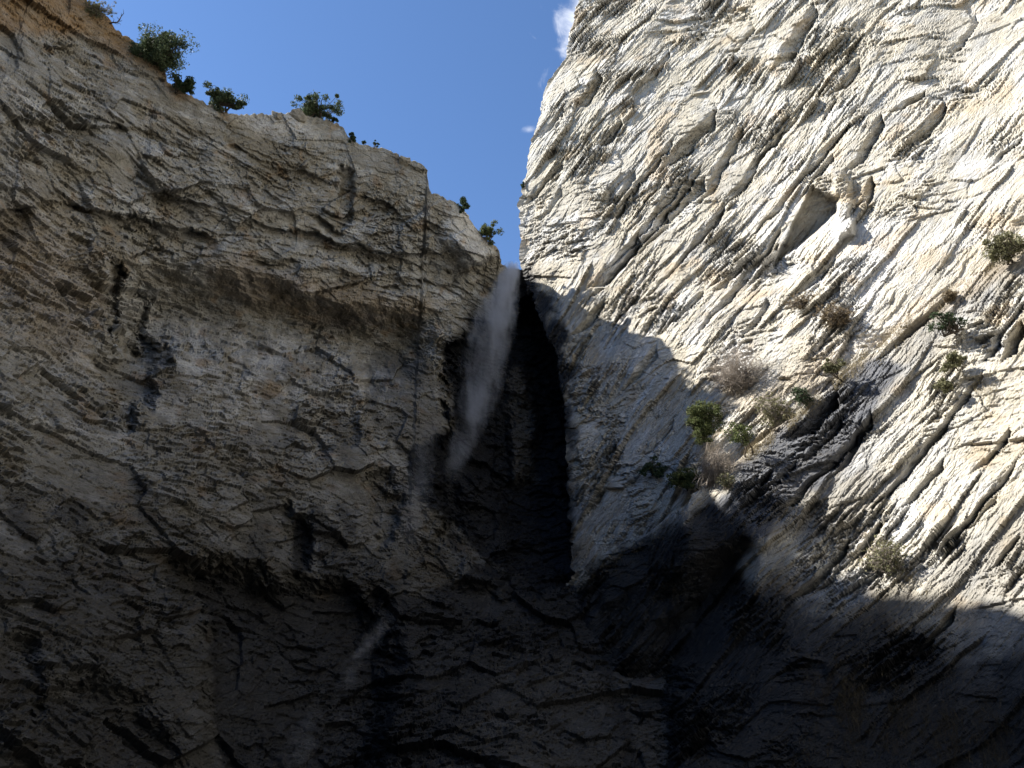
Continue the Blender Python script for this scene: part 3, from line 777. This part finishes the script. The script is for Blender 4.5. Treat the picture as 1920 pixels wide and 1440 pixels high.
leafy('low_shrub', 'small dark shrub on the sloping rim midway between juniper and rock corner', 'shrub', (660, 262), (663, 259), (11, 10), M_DARK, 10, 90, .12, 2, RIMG, 0)
leafy('low_shrub', 'tiny tuft of dark shrub on the flat rim, left one of the tiny pair', 'shrub', (684, 272), (684, 268), (5, 4), M_DARK, 5, 50, .11, 1, RIMG, 0)
leafy('low_shrub', 'tiny ragged dark shrub on the flat rim, right one of the tiny pair', 'shrub', (701, 276), (702, 270), (11, 6), M_DARK, 9, 60, .11, 2, RIMG, 0)
leafy('small_pine', 'thin dark young pine clinging to the steep rim above the bright slab', 'tree', (862, 388), (869, 384), (16, 20), M_DARK, 16, 70, .13, 2, RIMG, 0, .5)
leafy('small_oak', 'round green little tree on the rim closest to the waterfall', 'tree', (914, 455), (915, 437), (22, 20), M_GREEN, 24, 120, .12, 2, RIMG, .3, .35)
bare_bush('bare_shrub', 'grey leafless shrub on the uppermost corner of the left rim', (178, 22), (185, 18), (26, 16), 70, .2, None, M_DUSTY, 10, RIMG)
leafy('edge_shrub', 'tiny dark shrub hanging on the left edge of the sunlit cliff', 'shrub', (986, 346), (979, 346), (5, 9), M_DARK, 7, 70, .12, 1, LEDG, 0)
def dead_branch():
    P0, N0, d = surf(206, 42)
    root = thing('dead_branch', 'bare dead branch sticking out into the sky at the top left', 'branch', P0, None)
    q = lambda x, y: at_depth(x, y, d)
    V, Fc = [], []
    tube(V, Fc, [P0, q(212, 42), q(220, 42), q(224, 37), q(227, 31), q(232, 25), q(231, 17)], [.09, .08, .07, .06, .045, .03, .012], 5)
    for a in ([(220, 42), (225, 44), (226, 47)], [(224, 37), (220, 33), (219, 31)], [(227, 31), (228, 26), (227, 24)], [(223, 40), (228, 39), (229, 38)], [(212, 42), (214, 36), (210, 32)], [(214, 43), (219, 45), (223, 44)]):
        tube(V, Fc, [q(*p) for p in a], [.035, .025, .01], 4)
    part('branch', tube_mesh('branch', V, Fc, M_BARK), root)
    P0, N0, d = surf(930, 480)
    root = thing('dead_branch', 'short dead twig jutting from the rock just above the lip of the waterfall', 'branch', P0, None)
    V, Fc = [], []
    tube(V, Fc, [P0, q(932, 481), q(936, 484), q(940, 487)], [.09, .08, .05, .015], 5); tube(V, Fc, [q(934, 482), q(937, 481)], [.05, .015], 4)
    part('branch', tube_mesh('branch', V, Fc, M_BARK), root)
dead_branch()

# on the right cliff
leafy('large_bush', 'dense green bush at the edge of the cliff shadow, fullest on the right cliff', 'bush', (1325, 822), (1316, 782), (32, 45), M_GREEN, 56, 190, .10, 3, LEDG, 1.6, .35, None, 0, 2)
leafy('sapling', 'thin sparse sapling with bright green tufts above the dark slab', 'tree', (1408, 850), (1382, 812), (32, 24), M_GREEN, 22, 26, .12, 2, LEDG, 1.2, .7)
bare_bush('twiggy_shrub', 'half bare twiggy shrub with dusty leaves right of the sparse sapling', (1465, 785), (1448, 766), (36, 24), 110, .8, None, M_DUSTY, 9, LEDG)
bare_bush('twiggy_shrub', 'small dark twiggy shrub resting on top of the dark slab', (1508, 752), (1502, 742), (18, 14), 60, .5, None, M_DARK, 10, LEDG)
bare_bush('bare_thicket', 'wide tangle of grey leafless twigs on the sunlit rock', (1385, 725), (1390, 690), (64, 44), 260, .8, None, None, 0, LEDG)
bare_bush('bare_thicket', 'pale fuzzy leafless shrub below the dense green bush', (1330, 905), (1348, 868), (34, 34), 170, .6, None, None, 0, LEDG)
leafy('ledge_shrub', 'yellow green shrub at the upper end of the dark slab', 'shrub', (1580, 715), (1562, 692), (26, 15), M_DUSTY, 20, 60, .11, 2, LEDG, .8, .5, None, 0, 3)
bare_bush('rusty_shrub', 'reddish brown and green shrub in the hollow below the white rock', (1580, 605), (1565, 590), (32, 15), 90, .5, None, M_RUST, 12, LEDG)
bare_bush('rusty_shrub', 'rust coloured low shrub on the strata left of the green hollow', (1500, 575), (1510, 566), (34, 12), 70, .4, None, M_RUST, 8, LEDG)
leafy('cliff_shrub', 'large olive shrub at the right margin on the upper ledge', 'shrub', (1898, 488), (1888, 462), (46, 30), M_DUSTY, 36, 90, .12, 3, LEDG, 1.2, .4, None, 0, 4)
leafy('cliff_shrub', 'dark straggly shrub spreading over the grey ledge', 'shrub', (1790, 622), (1778, 602), (46, 22), M_DARK, 26, 48, .11, 3, LEDG, .9, .6, None, 0, 4)
leafy('cliff_shrub', 'grey green shrub directly under the dark straggly one', 'shrub', (1795, 692), (1780, 676), (24, 16), M_DUSTY, 20, 70, .11, 2, LEDG, .7, .45)
leafy('cliff_shrub', 'lowest of the three shrubs in the column near the right margin, olive and small', 'shrub', (1790, 735), (1778, 722), (20, 15), M_DUSTY, 16, 70, .11, 2, LEDG, .6, .45)
bare_bush('rusty_shrub', 'single round red brown shrub high beside the grassy ledge', (1782, 562), (1780, 556), (12, 8), 40, .3, None, M_RUST, 14, LEDG)
leafy('shaded_bush', 'dark green bush in the shadow below the dense sunlit bush', 'bush', (1288, 920), (1285, 900), (36, 24), M_GREEN, 30, 110, .11, 3, LEDG, .9, .4)
leafy('shaded_bush', 'black looking shrub in the shadow, left of the dark green bush', 'bush', (1222, 895), (1228, 880), (28, 18), M_DARK, 20, 80, .11, 3, LEDG, .7, .4)
bare_bush('twiggy_shrub', 'thin leafy shrub right on the lower shadow line', (1668, 1065), (1662, 1045), (34, 32), 90, .7, None, M_DUSTY, 7, LEDG)
bare_bush('twiggy_shrub', 'tiny twiggy shrub in the crevice of the grey rock under the slab', (1364, 915), (1362, 903), (14, 11), 40, .3, None, M_DUSTY, 7, LEDG)

# dry grass on the ledges and on the slope at the foot of the right cliff
def dry_grass(name, strips, n, hgt, mat):
    V = []
    for (x0, y0), (x1, y1), wid, share in strips:
        for _ in range(int(n * share)):
            t = rng.random(); px = x0 + (x1 - x0) * t + rng.normal() * wid * .6; py = y0 + (y1 - y0) * t + rng.normal() * wid
            if px > 1925 or py > 1450: continue
            P, N, d = surf(px, py)
            if math.sin(px * .071 + 1.3) + math.sin(px * .19 + py * .05) + rng.normal() * .5 < -.1: continue
            for _k in range(3):
                b = P + rng.normal(size=3) * .12; h = hgt * (.5 + rng.random())
                tip = b + (np.array([0, 0, .55]) + N * .35 + rng.normal(size=3) * .38) * h
                s_ = unit(np.cross(tip - b, rng.normal(size=3))) * .013
                V += [b - s_, b + s_, tip]
    V = np.array(V); me = mesh_arrays(name, V, np.arange(len(V)).reshape(-1, 3), mat, True)
    link(name, me, kind='stuff')
dry_grass('dry_grass', [((1330, 890), (1440, 830), 9, .16), ((1440, 830), (1570, 720), 6, .18), ((1570, 715), (1720, 600), 10, .26), ((1720, 600), (1880, 490), 10, .14),
                        ((1640, 1010), (1750, 1130), 10, .05), ((1800, 700), (1860, 740), 8, .06), ((1100, 1080), (1300, 950), 12, .10)], 5200, .38, M_STRAW)
dry_grass('slope_grass', [((1530, 1290), (1640, 1340), 30, .35), ((1640, 1340), (1900, 1380), 34, .35), ((1500, 1400), (1900, 1430), 25, .2), ((1180, 1100), (1400, 1000), 40, .10)], 4500, .5, M_DULL)

# ------------------------------------------------------------------ falling water and spray
def spray(name, label, path, dens, puff=.35, streak=.6):
    """path: (column, row, half width) down the fall; a closed body of fine droplets, thinning towards its edge"""
    pts = []
    for px, py, wd in path:
        ds = min(surf(px + k * wd, py)[2] for k in (-.8, 0, .8)) if py > 505 else surf(935, 500)[2] + .8
        pts.append((px, py, wd, ds))
    dd = np.array([p[3] - p[2] * p[3] / F - .6 for p in pts]); 
    dd = np.minimum(dd, np.r_[dd[0], .5 * (dd[:-1] + dd[1:])])
    Q = np.array([at_depth(p[0], p[1], d) for p, d in zip(pts, dd)]); W = np.array([p[2] * d / F for p, d in zip(pts, dd)])
    o0 = Q[0]; L = Q - o0; z0, z1 = L[0, 2], L[-1, 2]
    n = 40; zz = np.linspace(z0, z1, n)
    xi = np.interp(-zz, -L[:, 2], L[:, 0]); yi = np.interp(-zz, -L[:, 2], L[:, 1]); wi = np.interp(-zz, -L[:, 2], W)
    k = 14; V = []; 
    for i in range(n):
        for j in range(k):
            a = 2 * math.pi * j / k; V.append((xi[i] + wi[i] * 1.02 * math.cos(a), yi[i] + wi[i] * .8 * math.sin(a), zz[i]))
    Fc = [(i * k + j, i * k + (j + 1) % k, (i + 1) * k + (j + 1) % k, (i + 1) * k + j) for i in range(n - 1) for j in range(k)]
    me = bpy.data.meshes.new(name); me.from_pydata(V, [], Fc + [tuple(range(k))[::-1], tuple(range((n - 1) * k, n * k))]); me.update()
    bm_ = bmesh.new(); bm_.from_mesh(me); bmesh.ops.recalc_face_normals(bm_, faces=bm_.faces); bm_.to_mesh(me); bm_.free()
    m = bpy.data.materials.new(name); m.use_nodes = True; t = NT(m.node_tree); t.n.clear()
    ob = t.vmath('SUBTRACT', t.new('ShaderNodeNewGeometry').outputs['Position'], tuple(float(q) for q in o0))
    sx = t.new('ShaderNodeSeparateXYZ'); t.l.new(ob, sx.inputs[0])
    f = t.math('DIVIDE', t.math('SUBTRACT', sx.outputs[2], float(z0)), float(z1 - z0), clamp=True)
    def curve(vals):
        co_ = np.polyfit(np.linspace(0, 1, len(vals)), vals, 5)
        r = float(co_[0])
        for q in co_[1:]:
            r = t.math('ADD', t.math('MULTIPLY', r, f), float(q))
        return t.math('MAXIMUM', r, 0.02) if min(vals) >= 0 else r
    cx, cy, cw = curve(xi), curve(yi), curve(wi)
    ux = t.math('DIVIDE', t.math('SUBTRACT', sx.outputs[0], cx), cw); uy = t.math('DIVIDE', t.math('SUBTRACT', sx.outputs[1], cy), t.math('MULTIPLY', cw, .8))
    mp = t.new('ShaderNodeMapping'); t.l.new(ob, mp.inputs[0]); mp.inputs['Scale'].default_value = (1, 1, .42)
    n1 = t.noise(mp.outputs[0], puff, 5, .6, .4)
    mp2 = t.new('ShaderNodeMapping'); t.l.new(ob, mp2.inputs[0]); mp2.inputs['Scale'].default_value = (1.6, 1.6, .5)
    n2 = t.noise(mp2.outputs[0], streak, 6, .65, .3)
    r_ = t.math('SQRT', t.math('ADD', t.math('MULTIPLY', ux, ux), t.math('MULTIPLY', uy, uy)))
    r_ = t.math('ADD', r_, t.math('MULTIPLY', t.math('SUBTRACT', n2, .5), 2.4))
    body = t.ramp(r_, -.1, 1.0, 1, 0)
    edge = t.ramp(t.math('SQRT', t.math('ADD', t.math('MULTIPLY', ux, ux), t.math('MULTIPLY', uy, uy))), .75, 1.0, 1, 0)
    dn = t.math('MULTIPLY', t.math('MULTIPLY', body, edge), t.ramp(n1, .34, .66, .12, 1.5))
    dn = t.math('MULTIPLY', dn, curve(np.interp(np.linspace(0, 1, 13), np.linspace(0, 1, len(dens)), dens)))
    v = t.new('ShaderNodeVolumePrincipled'); v.inputs['Color'].default_value = (.93, .95, 1, 1); v.inputs['Anisotropy'].default_value = .2
    t.put(v.inputs['Density'], t.math('MULTIPLY', dn, .7))
    o = t.new('ShaderNodeOutputMaterial'); t.l.new(v.outputs[0], o.inputs['Volume'])
    me.materials.append(m)
    ob_ = link(name, me, label=label, category='waterfall' if name == 'waterfall' else 'spray')
    ob_.location = tuple(o0)
    return ob_
spray('waterfall', 'white veil of the waterfall dropping from the notch between both cliffs',
      [(961, 493, 17), (952, 522, 28), (937, 570, 42), (919, 630, 54), (907, 690, 52), (899, 740, 46), (886, 790, 40), (867, 840, 34), (842, 905, 24)], [2.5, 2.1, 1.5, 1.05, .85, .65, .45, .38, .28, .0], .35, .6)
spray('water_spray', 'faint bluish spray drifting left of the lower end of the waterfall',
      [(812, 760, 30), (800, 830, 34), (785, 900, 36), (770, 990, 40), (760, 1060, 30)], [0, .14, .16, .10, 0], .3, .4)
spray('water_spray', 'thin slanting streak of spray inside the dark lower hollow',
      [(745, 1140, 18), (716, 1175, 28), (690, 1205, 26), (668, 1240, 24), (650, 1275, 22), (632, 1320, 20)], [0, .2, .5, .5, .25, 0], .5, .8)
spray('water_spray', 'dim spray rising where water strikes the rock at the bottom of the picture',
      [(585, 1330, 20), (572, 1365, 40), (558, 1400, 50), (540, 1450, 50)], [0, .2, .2, 0], .5, .8)
